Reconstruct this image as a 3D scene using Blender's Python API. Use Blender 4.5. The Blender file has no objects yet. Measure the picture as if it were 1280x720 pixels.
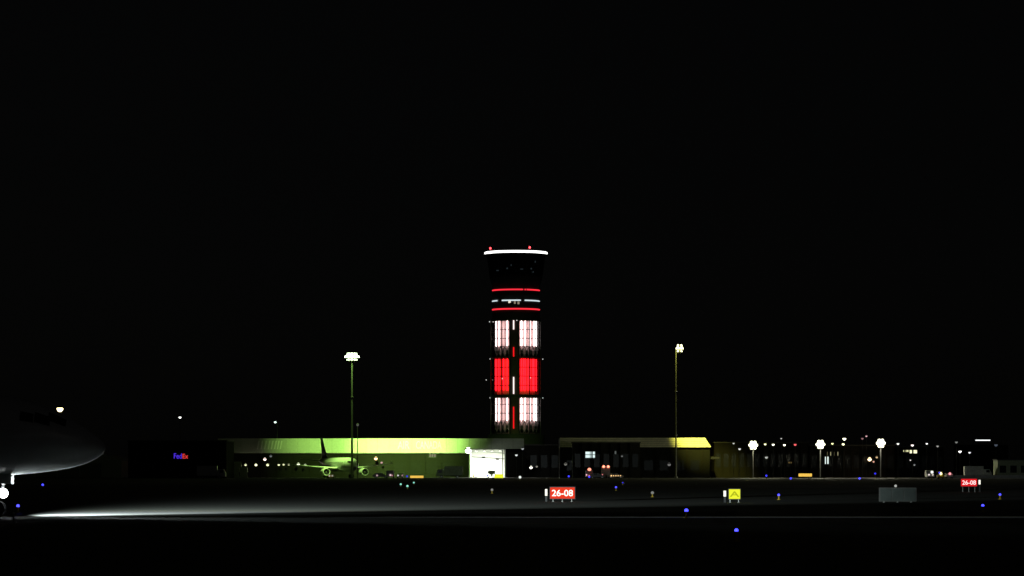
import bpy, math, random
from mathutils import Vector, Matrix
random.seed(7)
R = math.radians
scene = bpy.context.scene
C = scene.collection

# ------------------------------------------------------------------ camera
F, CAMZ, HZ = 4050.0, 2.2, 588.0            # focal length in photo pixels, eye height, horizon row (1280x720 photo)
cam = bpy.data.cameras.new('camera')
cam.sensor_width = 36.0
cam.lens = 36.0 * F / 1280.0
cam.shift_y = (HZ - 360.0) / 1280.0
cam.clip_start, cam.clip_end = 0.5, 20000.0
camo = bpy.data.objects.new('camera', cam); C.objects.link(camo)
camo.location = (0, 0, CAMZ); camo.rotation_euler = (R(90), 0, 0)
scene.camera = camo

# ------------------------------------------------------------------ night sky and moon
world = bpy.data.worlds.new('World'); scene.world = world
world.use_nodes = True
nt = world.node_tree; nt.nodes.clear()
sky = nt.nodes.new('ShaderNodeTexSky'); sky.sky_type = 'NISHITA'; sky.sun_disc = False
sky.sun_elevation = R(24); sky.sun_rotation = R(140)
hsv = nt.nodes.new('ShaderNodeHueSaturation'); hsv.inputs['Saturation'].default_value = 0.25
bg = nt.nodes.new('ShaderNodeBackground'); bg.inputs['Strength'].default_value = 0.00022
out = nt.nodes.new('ShaderNodeOutputWorld')
nt.links.new(sky.outputs[0], hsv.inputs['Color']); nt.links.new(hsv.outputs[0], bg.inputs[0]); nt.links.new(bg.outputs[0], out.inputs[0])
ml = bpy.data.lights.new('moon', 'SUN'); ml.energy = 0.004; ml.angle = R(0.5); ml.color = (1, .95, .88)
mo = bpy.data.objects.new('moon', ml); C.objects.link(mo)
az = R(140)
mo.rotation_euler = Vector((math.sin(az) * math.cos(R(24)), math.cos(az) * math.cos(R(24)), math.sin(R(24)))).to_track_quat('Z', 'Y').to_euler()

scene.view_settings.view_transform = 'Standard'
scene.view_settings.look = 'None'
scene.view_settings.exposure = 0.0
scene.view_settings.gamma = 1.0
scene.view_settings.use_curve_mapping = False
scene.cycles.use_denoising = True
scene.cycles.max_bounces = 5
scene.cycles.transparent_max_bounces = 12
scene.cycles.sample_clamp_indirect = 4.0

# ------------------------------------------------------------------ helpers
def P(px, py, d):
    return Vector(((px - 640.0) / F * d, d, CAMZ + (HZ - py) / F * d))
def X(px, d): return (px - 640.0) / F * d
def Z(py, d): return CAMZ + (HZ - py) / F * d
def M_(px, d): return px / F * d           # a length in pixels at distance d, in metres

MATS = {}
def mat(name, col, rough=0.7, metal=0.0, vary=0.15, scale=2.0, bump=0.0, spec=0.3):
    if name in MATS: return MATS[name]
    m = bpy.data.materials.new(name); m.use_nodes = True
    t = m.node_tree; b = t.nodes['Principled BSDF']
    b.inputs['Roughness'].default_value = rough; b.inputs['Metallic'].default_value = metal
    b.inputs['Specular IOR Level'].default_value = spec
    tc = t.nodes.new('ShaderNodeTexCoord')
    n = t.nodes.new('ShaderNodeTexNoise'); n.inputs['Scale'].default_value = scale; n.inputs['Detail'].default_value = 5
    t.links.new(tc.outputs['Object'], n.inputs['Vector'])
    r = t.nodes.new('ShaderNodeValToRGB')
    r.color_ramp.elements[0].position = .3; r.color_ramp.elements[1].position = .7
    r.color_ramp.elements[0].color = tuple(c * (1 - vary) for c in col) + (1,)
    r.color_ramp.elements[1].color = tuple(min(1, c * (1 + vary)) for c in col) + (1,)
    t.links.new(n.outputs['Fac'], r.inputs[0]); t.links.new(r.outputs[0], b.inputs['Base Color'])
    if bump:
        bp = t.nodes.new('ShaderNodeBump'); bp.inputs['Strength'].default_value = bump
        t.links.new(n.outputs['Fac'], bp.inputs['Height']); t.links.new(bp.outputs[0], b.inputs['Normal'])
    MATS[name] = m
    return m

def glow(name, col, strength, sample=False):
    if name in MATS: return MATS[name]
    m = bpy.data.materials.new(name); m.use_nodes = True
    t = m.node_tree; t.nodes.clear()
    e = t.nodes.new('ShaderNodeEmission'); e.inputs[0].default_value = (*col, 1); e.inputs[1].default_value = strength
    o = t.nodes.new('ShaderNodeOutputMaterial'); t.links.new(e.outputs[0], o.inputs[0])
    if not sample: m.cycles.emission_sampling = 'NONE'
    MATS[name] = m
    return m

def pane_mat(name, tint, refl):
    if name in MATS: return MATS[name]
    m = bpy.data.materials.new(name); m.use_nodes = True
    t = m.node_tree; t.nodes.clear()
    tr = t.nodes.new('ShaderNodeBsdfTransparent'); tr.inputs[0].default_value = (*tint, 1)
    g = t.nodes.new('ShaderNodeBsdfGlossy'); g.inputs['Roughness'].default_value = .05
    lw = t.nodes.new('ShaderNodeLayerWeight'); lw.inputs[0].default_value = refl
    mx = t.nodes.new('ShaderNodeMixShader'); o = t.nodes.new('ShaderNodeOutputMaterial')
    t.links.new(lw.outputs['Fresnel'], mx.inputs[0]); t.links.new(tr.outputs[0], mx.inputs[1]); t.links.new(g.outputs[0], mx.inputs[2])
    t.links.new(mx.outputs[0], o.inputs[0])
    MATS[name] = m
    return m

class MB:
    def __init__(s): s.v, s.f = [], []
    def quadbox(s, pts):                      # 8 points: bottom ring 4, top ring 4
        o = len(s.v); s.v += [tuple(p) for p in pts]
        s.f += [tuple(o + i for i in q) for q in ((3, 2, 1, 0), (4, 5, 6, 7), (0, 1, 5, 4), (1, 2, 6, 5), (2, 3, 7, 6), (3, 0, 4, 7))]
        return s
    def box(s, a, b):
        x0, x1 = sorted((a[0], b[0])); y0, y1 = sorted((a[1], b[1])); z0, z1 = sorted((a[2], b[2]))
        return s.quadbox([(x0, y0, z0), (x1, y0, z0), (x1, y1, z0), (x0, y1, z0), (x0, y0, z1), (x1, y0, z1), (x1, y1, z1), (x0, y1, z1)])
    def loft(s, rings, cap=True):             # rings of equal length
        o = len(s.v); n = len(rings[0])
        for r in rings: s.v += [tuple(p) for p in r]
        for i in range(len(rings) - 1):
            for j in range(n):
                a = o + i * n + j; b = o + i * n + (j + 1) % n
                s.f.append((a, b, b + n, a + n))
        if cap:
            s.f.append(tuple(o + j for j in reversed(range(n)))); e = o + (len(rings) - 1) * n
            s.f.append(tuple(e + j for j in range(n)))
        return s
    def tube(s, a, b, r0, r1=None, n=10):
        a, b = Vector(a), Vector(b); r1 = r0 if r1 is None else r1
        q = (b - a).to_track_quat('Z', 'Y')
        ring = lambda c, r: [c + q @ Vector((r * math.cos(2 * math.pi * k / n), r * math.sin(2 * math.pi * k / n), 0)) for k in range(n)]
        return s.loft([ring(a, r0), ring(b, r1)])
    def lathe(s, prof, n=48, a0=0.0, a1=360.0, c=(0, 0)):   # prof: (radius, z); angle 0 faces the camera (-Y), + to the right
        full = abs(a1 - a0) >= 359.9; o = len(s.v); m = n if full else n + 1
        for r, z in prof:
            for k in range(m):
                a = R(a0 + (a1 - a0) * k / n); s.v.append((c[0] + r * math.sin(a), c[1] - r * math.cos(a), z))
        for i in range(len(prof) - 1):
            for k in range(n):
                p = o + i * m + k; q = o + i * m + (k + 1) % m
                s.f.append((p, q, q + m, p + m))
        return s
    def sphere(s, c, r, n=10, m=6, half=None):
        prof = []
        lo = 0.0 if half else -90.0
        for i in range(m + 1):
            a = R(lo + (90 - lo) * i / m); prof.append((max(1e-4, r * math.cos(a)), c[2] + r * math.sin(a)))
        return s.lathe(prof, n, c=(c[0], c[1]))
    def torus(s, c, rad, t, n=64, m=8, a0=0, a1=360):
        prof = [(rad + t * math.cos(2 * math.pi * k / m), c[2] + t * math.sin(2 * math.pi * k / m)) for k in range(m + 1)]
        return s.lathe(prof, n, a0, a1, (c[0], c[1]))
    def build(s, name, material, parent=None, smooth=False, loc=None, rot=None):
        me = bpy.data.meshes.new(name); me.from_pydata(s.v, [], s.f)
        me.materials.append(material)
        import bmesh
        bm = bmesh.new(); bm.from_mesh(me); bmesh.ops.remove_doubles(bm, verts=bm.verts, dist=1e-5)
        bmesh.ops.recalc_face_normals(bm, faces=bm.faces); bm.to_mesh(me); bm.free()
        if smooth:
            for p in me.polygons: p.use_smooth = True
        ob = bpy.data.objects.new(name, me); C.objects.link(ob)
        if parent: ob.parent = parent
        if loc is not None: ob.location = loc
        if rot is not None: ob.rotation_euler = rot
        return ob

def tag(o, label=None, cat=None, group=None, kind=None):
    if label: o['label'] = label
    if cat: o['category'] = cat
    if group: o['group'] = group
    if kind: o['kind'] = kind
    return o
def thing(name, loc, label, cat, group=None, rz=0.0):
    o = bpy.data.objects.new(name, None); C.objects.link(o)
    o.empty_display_size = .5; o.location = loc; o.rotation_euler = (0, 0, rz)
    return tag(o, label, cat, group)
def inst(src, name, parent, loc=(0, 0, 0), rot=(0, 0, 0)):
    o = bpy.data.objects.new(name, src.data if hasattr(src, 'data') else src); C.objects.link(o)
    o.parent = parent; o.location = loc; o.rotation_euler = rot
    return o
def copy_tree(o, parent=None):
    c = o.copy(); C.objects.link(c); c.parent = parent
    for ch in list(o.children): copy_tree(ch, c)
    return c
def light(kind, name, loc, energy, col, parent, size=.3, spot=None, aim=None, blend=.5):
    l = bpy.data.lights.new(name, kind); l.energy = energy; l.color = col
    if kind == 'AREA': l.shape = 'SQUARE'; l.size = size
    else: l.shadow_soft_size = size
    if kind == 'SPOT': l.spot_size = R(spot); l.spot_blend = blend
    o = bpy.data.objects.new(name, l); C.objects.link(o); o.parent = parent; o.location = loc
    if aim is not None: o.rotation_euler = (Vector(loc) - Vector(aim)).to_track_quat('Z', 'Y').to_euler()
    return o
def text_mesh(body, height, width, depth, shear=0.0):
    cu = bpy.data.curves.new('lettering', 'FONT'); cu.body = body; cu.align_x = 'CENTER'; cu.align_y = 'CENTER'
    cu.extrude = depth / 2; cu.size = 1.0; cu.shear = shear; cu.offset = 0.012
    ob = bpy.data.objects.new('tmp_text', cu); C.objects.link(ob)
    bpy.context.view_layer.update()
    me = bpy.data.meshes.new_from_object(ob.evaluated_get(bpy.context.evaluated_depsgraph_get()))
    bpy.data.objects.remove(ob)
    xs = [v.co.x for v in me.vertices]; ys = [v.co.y for v in me.vertices]
    cx, cy = (max(xs) + min(xs)) / 2, (max(ys) + min(ys)) / 2
    sx, sy = width / (max(xs) - min(xs)), height / (max(ys) - min(ys))
    for v in me.vertices:                     # stand it up facing -Y
        x, y, z = v.co; v.co = ((x - cx) * sx, -z, (y - cy) * sy)
    return me
def text(body, height, width, depth, material, parent, loc, rot=(0, 0, 0), shear=0.0, name='lettering'):
    me = text_mesh(body, height, width, depth, shear); me.materials.clear(); me.materials.append(material)
    o = bpy.data.objects.new(name, me); C.objects.link(o); o.parent = parent; o.location = loc; o.rotation_euler = rot
    return o

# ------------------------------------------------------------------ materials
M_steel = mat('galvanised_steel', (.32, .33, .32), .5, .6)
M_dark = mat('dark_paint', (.025, .026, .028), .6)
M_pole = mat('dark_pole_paint', (.03, .03, .03), .6)
M_pole2 = mat('weathered_pole', (.09, .095, .09), .6)
M_conc = mat('concrete', (.2, .2, .19), .85, bump=.1)
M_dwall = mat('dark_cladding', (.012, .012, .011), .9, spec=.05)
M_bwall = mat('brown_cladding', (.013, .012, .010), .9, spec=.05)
M_grey = mat('grey_cladding', (.16, .16, .155), .75)
M_pale = mat('pale_cladding', (.5, .5, .48), .7)
M_roof = mat('roof_membrane', (.05, .05, .05), .9)
M_fascia = mat('ribbed_fascia', (.50, .53, .46), .55, vary=.08)
M_letter = mat('white_lettering', (.82, .84, .80), .5, vary=.03)
M_white = mat('white_aircraft_paint', (.72, .73, .74), .3, vary=.04, spec=.5)
M_navy = mat('dark_tail_paint', (.015, .018, .035), .4)
M_alu = mat('bare_aluminium', (.55, .56, .57), .35, .9)
M_rubber = mat('rubber', (.02, .02, .02), .9)
M_glass = mat('dark_glass', (.010, .011, .013), .25, spec=.25)
M_yellow = mat('yellow_vehicle_paint', (.6, .42, .05), .45)
M_truckw = mat('white_vehicle_paint', (.65, .65, .63), .45)
M_pane = pane_mat('clear_pane', (.93, .95, .95), .12)
M_cabglass = pane_mat('tinted_cab_glass', (.45, .5, .52), .18)

# ------------------------------------------------------------------ the ground
def sheet(name, pts, z, material, kind='structure'):
    b = MB(); b.v = [(x, y, z) for x, y in pts]; b.f = [tuple(range(len(pts)))]
    return tag(b.build(name, material), kind=kind)
M_grass = mat('night_grass', (.035, .045, .02), .95, vary=.4, scale=.8, bump=.6)
M_asph = mat('asphalt', (.055, .056, .056), .8, vary=.25, scale=.6, bump=.2)
M_apron = mat('apron_concrete', (.04, .039, .036), .8, vary=.2, scale=.2)
M_mark = mat('white_marking', (.7, .7, .68), .7)
M_ymark = mat('yellow_marking', (.6, .42, .05), .7)
sheet('ground', [(-4000, -300), (4000, -300), (4000, 9000), (-4000, 9000)], 0, M_grass)
sheet('taxiway', [(-900, 132), (900, 132), (900, 176), (-900, 176)], .004, M_asph)
sheet('runway', [(-1500, 410), (1500, 410), (1500, 470), (-1500, 470)], .004, M_asph)
sheet('apron', [(-700, 700), (700, 700), (700, 1400), (-700, 1400)], .004, M_apron)
sheet('taxiway_connector', [(60, 176), (95, 176), (95, 410), (60, 410)], .004, M_asph)
sheet('taxiway_centre_line', [(-900, 153.9), (900, 153.9), (900, 154.2), (-900, 154.2)], .008, M_ymark)
for i, y in enumerate((133.2, 174.4)):
    sheet('taxiway_edge_line', [(-900, y), (900, y), (900, y + .3), (-900, y + .3)], .008, M_ymark)
for i, y in enumerate((410.6, 468.5)):
    sheet('runway_edge_line', [(-1500, y), (1500, y), (1500, y + .9), (-1500, y + .9)], .008, M_mark)

# ------------------------------------------------------------------ the control tower
def build_tower():
    d = 1300.0; k = d / F
    cx = 645.0
    t = thing('control_tower', (X(cx, d), d, 0), 'tall round control tower lit in white and red bands', 'control tower')
    z = lambda py: Z(py, d)
    Rg = 31.2 * k                                   # glass line
    M_shell = mat('tower_cladding', (.06, .06, .062), .6)
    M_back = mat('tower_back_wall', (.78, .52, .52), .8, vary=.05)  # pink in the paint stands in for red light from neighbouring bands
    # plinth and shaft
    MB().lathe([(Rg + 1.5, 0), (Rg + 1.5, z(543.5)), (Rg - 2, z(543.4))], 64).build('plinth', M_shell, t)
    core = MB().lathe([(Rg - 2.2, z(543)), (Rg - 2.2, z(400))], 72, -84, 76).build('back_wall', M_back, t, True)
    MB().lathe([(Rg, z(543)), (Rg, z(400))], 48, 76, 276).build('rear_wall', M_shell, t, True)
    for a in (-84, -14.5, 6.5, 76):                  # fins at the sides of the two glazed bays
        b = MB(); s, c = math.sin(R(a)), -math.cos(R(a)); px, py = math.cos(R(a)) * .22, math.sin(R(a)) * .22
        r0, r1 = Rg - 2.4, Rg + .25
        b.quadbox([(r0 * s - px, r0 * c - py, z(543)), (r1 * s - px, r1 * c - py, z(543)), (r1 * s + px, r1 * c + py, z(543)), (r0 * s + px, r0 * c + py, z(543)),
                   (r0 * s - px, r0 * c - py, z(400)), (r1 * s - px, r1 * c - py, z(400)), (r1 * s + px, r1 * c + py, z(400)), (r0 * s + px, r0 * c + py, z(400))])
        b.build('fin', M_shell, t)
    # stair slot between the bays
    MB().lathe([(Rg - 1.2, z(543)), (Rg - 1.2, z(400))], 8, -14, 6).build('slot_wall', mat('slot_wall_paint', (.14, .10, .10), .8), t)
    # floors
    for py, h in ((543, .5), (495.7, .9), (447.6, .45), (400.6, .7)):
        MB().lathe([(Rg - 2.3, z(py) - h / 2), (Rg + .12, z(py) - h / 2), (Rg + .12, z(py) + h / 2), (Rg - 2.3, z(py) + h / 2)], 72, -84, 76).build('floor_slab', M_shell, t)
    # light tubes behind the glass: white, red, white
    white = glow('white_tube_light', (1, .80, .78), 6.5, True); red = glow('red_tube_light', (1, .006, .012), 6.0, True)
    bays = ((-66, -52, -41, -24), (14.5, 25, 40.5, 56, 69))
    rows = ((401.5, 433.5, white, .95), (449.5, 489, red, 1), (498, 527, white, .8))
    for y0, y1, m, _ in rows:
        for bay in bays:
            for a in bay:
                rr = Rg - 1.35
                MB().tube((rr * math.sin(R(a)), -rr * math.cos(R(a)), z(y1)), (rr * math.sin(R(a)), -rr * math.cos(R(a)), z(y0)), .20, n=8).build('light_tube', m, t, True)
    for a in (-70, -35, 7.5 + 13, 34, 51, 69):      # extra red tubes: the red storey is lit evenly
        rr = Rg - 1.35
        MB().tube((rr * math.sin(R(a)), -rr * math.cos(R(a)), z(488)), (rr * math.sin(R(a)), -rr * math.cos(R(a)), z(449.5)), .20, n=8).build('light_tube', red, t, True)
    # stair slot lamps
    rs = Rg - .95
    for y0, y1, m in ((400.8, 413, 'w'), (435, 447, 'r'), (472, 493, 'w'), (509, 536, 'r')):
        mm = glow('slot_white', (1, .82, .78), 1.4, True) if m == 'w' else glow('slot_red', (1, .01, .015), .9, True)
        a0, a1 = (-7.6, -4.4)
        MB().lathe([(rs, z(y1)), (rs + .1, z(y1)), (rs + .1, z(y0)), (rs, z(y0))], 2, a0, a1).build('stair_window', mm, t)
    # mullions and panes
    rws = [402, 413, 424, 434, 447, 449, 460, 471, 482.5, 494, 497.5, 506, 517, 526.5, 541.5]
    for y in rws:
        for a0, a1 in ((-83.5, -15), (7, 75.5)):
            MB().lathe([(Rg - .1, z(y) - .13), (Rg + .1, z(y) - .13), (Rg + .1, z(y) + .13), (Rg - .1, z(y) + .13), (Rg - .1, z(y) - .13)], 24, a0, a1).build('transom', M_dark, t)
    for a in (-34.5, 32.5):
        p = (Rg * math.sin(R(a)), -Rg * math.cos(R(a)))
        MB().tube((*p, z(543)), (*p, z(400)), .24, n=6).build('mullion', M_dark, t)
    for (a0, a1) in ((-83, -35.5), (-33.5, -15.5), (7.5, 31.5), (33.5, 75)):
        for i in range(len(rws) - 1):
            if rws[i + 1] - rws[i] < 4: continue
            zb, zt = z(rws[i + 1]) + .16, z(rws[i]) - .16
            MB().lathe([(Rg - .03, zb), (Rg + .03, zb), (Rg + .03, zt), (Rg - .03, zt), (Rg - .03, zb)], 4, a0, a1).build('pane', M_pane, t)
    # lattice in the two dim storeys
    for y0, y1 in ((434, 447), (527, 541.5)):
        for (a0, a1, n) in ((-82, -16, 5), (8, 74, 5)):
            for i in range(n):
                b0, b1 = a0 + (a1 - a0) * i / n, a0 + (a1 - a0) * (i + 1) / n
                rr = Rg - .8
                pt = lambda a, yy: (rr * math.sin(R(a)), -rr * math.cos(R(a)), z(yy))
                MB().tube(pt(b0, y1), pt(b1, y0), .16, n=5).build('lattice_brace', M_grey, t)
                MB().tube(pt(b1, y1), pt(b0, y0), .16, n=5).build('lattice_brace', M_grey, t)
                MB().box((rr * math.sin(R((b0 + b1) / 2)) - .5, -rr * math.cos(R((b0 + b1) / 2)) + .3, z(y1) + .2), (rr * math.sin(R((b0 + b1) / 2)) + .5, -rr * math.cos(R((b0 + b1) / 2)) + .9, z(y0) - 1.6)).build('louvre_box', M_dwall, t)
    # upper shaft with rings of light
    MB().lathe([(Rg - .4, z(400)), (29.2 * k, z(389)), (29.2 * k, z(360)), (31 * k, z(354)), (33.2 * k, z(347)), (30 * k, z(346.5))], 72).build('upper_shaft', M_shell, t, True)
    for y in (396, 392, 370, 380):
        MB().torus((0, 0, z(y)), 29.3 * k, .12, 64, 6).build('cladding_joint', M_dark, t)
    rred = glow('ring_red', (1, .03, .05), 1.2, True); rwh = glow('ring_white', (.8, .95, 1), .85, True)
    rr = 29.6 * k
    for a0, a1 in ((-80, 17), (20.5, 24), (26, 80)):
        MB().torus((0, 0, z(363.4)), rr, .28, 40, 8, a0, a1).build('red_light_ring', rred, t, True)
    MB().torus((0, 0, z(387.4)), rr, .30, 60, 8, -80, 80).build('red_light_ring', rred, t, True)
    for a0, a1 in ((-82, -50), (-36, 11.5), (21, 80)):
        MB().torus((0, 0, z(376.8)), rr, .26, 30, 8, a0, a1).build('white_light_ring', rwh, t, True)
    warm = glow('warm_window', (1, .93, .75), .9)
    for px, py, sz, st in ((637, 378.5, .5, warm), (643.5, 379.5, .35, glow('dim_window', (1, .85, .6), .25)), (648, 380, .4, glow('dim_window', (1, .85, .6), .25))):
        a = math.asin((px - cx) / 29.2); q = 29.25 * k
        MB().box((q * math.sin(a) - sz, -q * math.cos(a) - .15, z(py) - .55), (q * math.sin(a) + sz, -q * math.cos(a) + .4, z(py) + .55)).build('window', st, t)
    # cab
    r0, r1, zc0, zc1 = 33.0 * k, 36.6 * k, z(346), z(320)
    MB().lathe([(0.1, zc0 + .15), (r0 - .2, zc0 + .15), (r0 - .2, zc0 - .1)], 48).build('cab_floor', M_dwall, t)
    MB().lathe([(5, zc0 + .2), (r0 - 2.5, zc0 + .2), (r0 - 2.2, zc0 + 1.2), (r0 - 3.4, zc0 + 1.3), (5, zc0 + 1.25)], 40).build('console_desk', M_grey, t)
    MB().lathe([(2.2, zc0 + .1), (2.2, zc1)], 16).build('cab_core', M_grey, t)
    for i in range(24):
        a0, a1 = i * 15 - 7, i * 15 + 7
        MB().lathe([(r0, zc0 + .25), (r1, zc1 - .1), (r1 + .05, zc1 - .1), (r0 + .05, zc0 + .25), (r0, zc0 + .25)], 1, a0, a1).build('cab_pane', M_cabglass, t)
        a = R(i * 15 + 7.5)
        MB().tube((r0 * math.sin(a), -r0 * math.cos(a), zc0), (r1 * math.sin(a), -r1 * math.cos(a), zc1), .1, n=5).build('cab_mullion', M_dark, t)
    scr = glow('dim_screen', (.75, .85, .9), .10)
    for px, py, w, h in ((612, 338, .5, .9), (634, 337, .6, .6), (639, 333, .35, .7), (664, 337, .6, .6), (666, 341, .8, .5), (669, 328, .4, .8), (652, 338, 1.2, .35), (622, 339, 1.0, .4)):
        x = (px - cx) * k; q = r0 - 1.8
        y = -math.sqrt(max(1, q * q - x * x))
        MB().box((x - w / 2, y, z(py) - h / 2), (x + w / 2, y + .1, z(py) + h / 2)).build('screen', scr, t)
    MB().lathe([(r1 + .2, zc1), (40.2 * k, z(319.3)), (40.2 * k, z(318.4)), (36.5 * k, z(318.2)), (36.5 * k, z(315.2)), (35 * k, z(313)), (.1, z(312.2))], 72).build('roof', M_shell, t, True)
    MB().torus((0, 0, z(316.7)), 38.1 * k, .46, 90, 10).build('white_roof_ring', glow('roof_ring', (1, 1, .97), 3.0, True), t, True)
    ob_red = glow('obstruction_red', (1, .05, .06), 6)
    for px in (613, 662):
        x = (px - cx) * k; y = -math.sqrt((35 * k) ** 2 - x * x)
        la = MB().tube((x, y, z(314)), (x, y, z(312)), .08).build('obstruction_light', M_steel, t)
        MB().sphere((x, y, z(311.4)), .42).build('red_globe', ob_red, la, True)
    MB().tube((3, 3, z(312.5)), (3, 3, z(304)), .07).build('antenna', M_steel, t)
    fix = glow('small_white_fixture', (.9, .9, .88), 1.0)
    for px, py in ((612, 402.5), (616.5, 403), (646, 402), (607.8, 475), (612.6, 449), (678.5, 449), (678.5, 497.5), (612.6, 497.5), (628, 474), (663, 473)):
        x = (px - cx) * k; q = 33.6 * k if abs(x) > Rg * .97 else 31.8 * k
        y = -math.sqrt(max(.1, max(q, abs(x) + .05) ** 2 - x * x))
        f_ = MB().box((x * .9, y * .94, z(py) - .08), (x, y, z(py) + .08)).build('lamp_bracket', M_dark, t)
        MB().sphere((x, y, z(py)), .2, 8, 5).build('lamp_globe', fix, f_, True)
build_tower()

# ------------------------------------------------------------------ aircraft
def section(cx, cz, r, rz=None, n=28):
    rz = rz or r
    return [(cx, r * math.cos(2 * math.pi * j / n), cz + rz * math.sin(2 * math.pi * j / n)) for j in range(n)]
def foil(le, chord, th, y, zc, axis='y', n=14):
    pts = []
    for j in range(n):
        a = 2 * math.pi * j / n; u = .5 - .5 * math.cos(a)
        tt = th * chord * (2.2 * math.sqrt(max(u, 0)) * (1 - u)) * (1 if a < math.pi else -.7) * .5
        pts.append((le - u * chord, y, zc + tt) if axis == 'y' else (le - u * chord, y + tt, zc))
    return pts
NG = 5.07
PROF = ((0, .03, 3.22), (.12, .26, 3.23), (.4, .50, 3.26), (.9, .82, 3.33), (1.6, 1.14, 3.45), (2.4, 1.42, 3.59), (3.3, 1.66, 3.72), (4.3, 1.83, 3.81),
        (5.6, 1.94, 3.87), (7.2, 1.975, 3.9), (14, 1.975, 3.9), (24, 1.975, 3.9), (27.5, 1.82, 4.03), (31, 1.40, 4.38), (34, .92, 4.75), (36.2, .5, 5.0), (37.5, .2, 5.12))
def body_at(s):
    for a, b in zip(PROF, PROF[1:]):
        if a[0] <= s <= b[0]:
            u = (s - a[0]) / (b[0] - a[0]); return a[1] + (b[1] - a[1]) * u, a[2] + (b[2] - a[2]) * u
    return PROF[-1][1:]
def skin(s, ang, side=-1, off=0.0):
    r, zc = body_at(s); return (NG - s, side * (r + off) * math.cos(R(ang)), zc + (r + off) * math.sin(R(ang)))
def patch(s0, s1, a0, a1, side=-1, off=.02, n=4):
    b = MB(); g = []
    for i in range(n + 1):
        for j in range(n + 1):
            b.v.append(skin(s0 + (s1 - s0) * i / n, a0 + (a1 - a0) * j / n, side, off))
    for i in range(n):
        for j in range(n):
            q = i * (n + 1) + j; b.f.append((q, q + 1, q + n + 2, q + n + 1))
    return b
def wheel(b, c, r, w): return b.tube((c[0], c[1] - w / 2, c[2]), (c[0], c[1] + w / 2, c[2]), r, n=18)
def build_airliner(loc, rz, label, tailmat, lit):
    t = thing('airliner', loc, label, 'airplane', None, rz)
    body = MB().loft([section(NG - s, zc, r) for s, r, zc in PROF]).build('fuselage', M_white, t, True)
    for side in (-1, 1):
        for s0, s1, a0, a1 in ((1.75, 2.55, 38, 62), (2.45, 3.15, 27, 48), (3.2, 3.8, 25, 42)):
            patch(s0, s1, a0, a1, side).build('cockpit_window', M_glass, body)
        patch(5.0, 5.85, -22, 34, side, .015).build('cabin_door', mat('door_paint', (.62, .63, .65), .35), body)
    wsrc = None
    for i in range(30):
        s = 7.2 + i * .62
        o = patch(s, s + .24, 10, 20, -1, .012, 2).build('cabin_window', M_glass, body)
    for sg in (-1, 1):
        w = MB().loft([foil(NG - 11.6, 7.2, .13, sg * 1.5, 2.75), foil(NG - 14.4, 4.6, .115, sg * 6.4, 3.15), foil(NG - 20.1, 1.6, .10, sg * 16.9, 4.15)]).build('wing', M_white, t, True)
        MB().loft([foil(NG - 20.2, 1.5, .08, sg * 16.9, 4.1, 'z'), foil(NG - 21.2, .7, .08, sg * 17.1, 5.0, 'z')]).build('wingtip_fence', M_white, w, True)
        st = MB().loft([foil(NG - 31.2, 3.6, .1, sg * .6, 5.0), foil(NG - 34.5, 1.5, .09, sg * 6.2, 5.5)]).build('tailplane', M_white, t, True)
        eng = MB().loft([section(NG - s, 1.75, r) for s, r in ((10.3, .86), (10.15, .98), (10.4, 1.08), (11.6, 1.12), (13.2, 1.0), (14.3, .74))], False)
        eng.v = [(x, y + sg * 5.75, zz) for x, y, zz in eng.v]
        e = eng.build('engine_nacelle', M_white, t, True)
        fan = MB().loft([section(NG - 10.75, 1.75, .95), section(NG - 10.8, 1.75, .95)]); fan.v = [(x, y + sg * 5.75, zz) for x, y, zz in fan.v]
        fan.build('fan', M_dark, e)
        cone = MB().loft([section(NG - 10.35, 1.75, .04), section(NG - 10.75, 1.75, .28)]); cone.v = [(x, y + sg * 5.75, zz) for x, y, zz in cone.v]
        cone.build('spinner', M_alu, e, True)
        ex = MB().loft([section(NG - 13.6, 1.75, .6), section(NG - 15.4, 1.75, .3)]); ex.v = [(x, y + sg * 5.75, zz) for x, y, zz in ex.v]
        ex.build('exhaust_cone', M_alu, e, True)
        MB().quadbox([(NG - 11, sg * 5.65, 2.6), (NG - 11, sg * 5.85, 2.6), (NG - 15.5, sg * 5.85, 2.2), (NG - 15.5, sg * 5.65, 2.2), (NG - 13.2, sg * 5.65, 3.1), (NG - 13.2, sg * 5.85, 3.1), (NG - 16, sg * 5.85, 3.0), (NG - 16, sg * 5.65, 3.0)]).build('pylon', M_white, e)
        g = MB().tube((NG - 17.7, sg * 3.8, .55), (NG - 17.7, sg * 3.6, 2.9), .13).build('main_gear', M_alu, t)
        for yy in (-.45, .45):
            wheel(MB(), (NG - 17.7, sg * 3.8 + yy, .575), .575, .38).build('wheel', M_rubber, g)
        nav = glow('green_nav_light', (.05, 1, .45), 8) if sg < 0 else glow('red_nav_light', (1, .04, .04), 8)
        nv = MB().sphere((NG - 19.9, sg * 17.0, 4.12), .12).build('navigation_light', nav if lit else M_glass, w, True)
    MB().loft([foil(NG - 28.6, 6.2, .1, 0, 5.4, 'z'), foil(NG - 30.6, 4.6, .09, 0, 7.6, 'z'), foil(NG - 34.3, 2.2, .08, 0, 11.75, 'z')]).build('tail_fin', tailmat, t, True)
    g = MB().tube((0, 0, .4), (0, 0, 2.35), .085).tube((0, 0, 1.1), (.9, 0, 2.3), .05).build('nose_gear', M_alu, t)
    for yy in (-.24, .24):
        wheel(MB(), (0, yy, .38), .38, .22).build('wheel', M_rubber, g)
    for sg in (-1, 1):
        MB().box((-.7, sg * .42, 1.55), (.7, sg * .45, 2.3)).build('gear_door', M_white, g)
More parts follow.
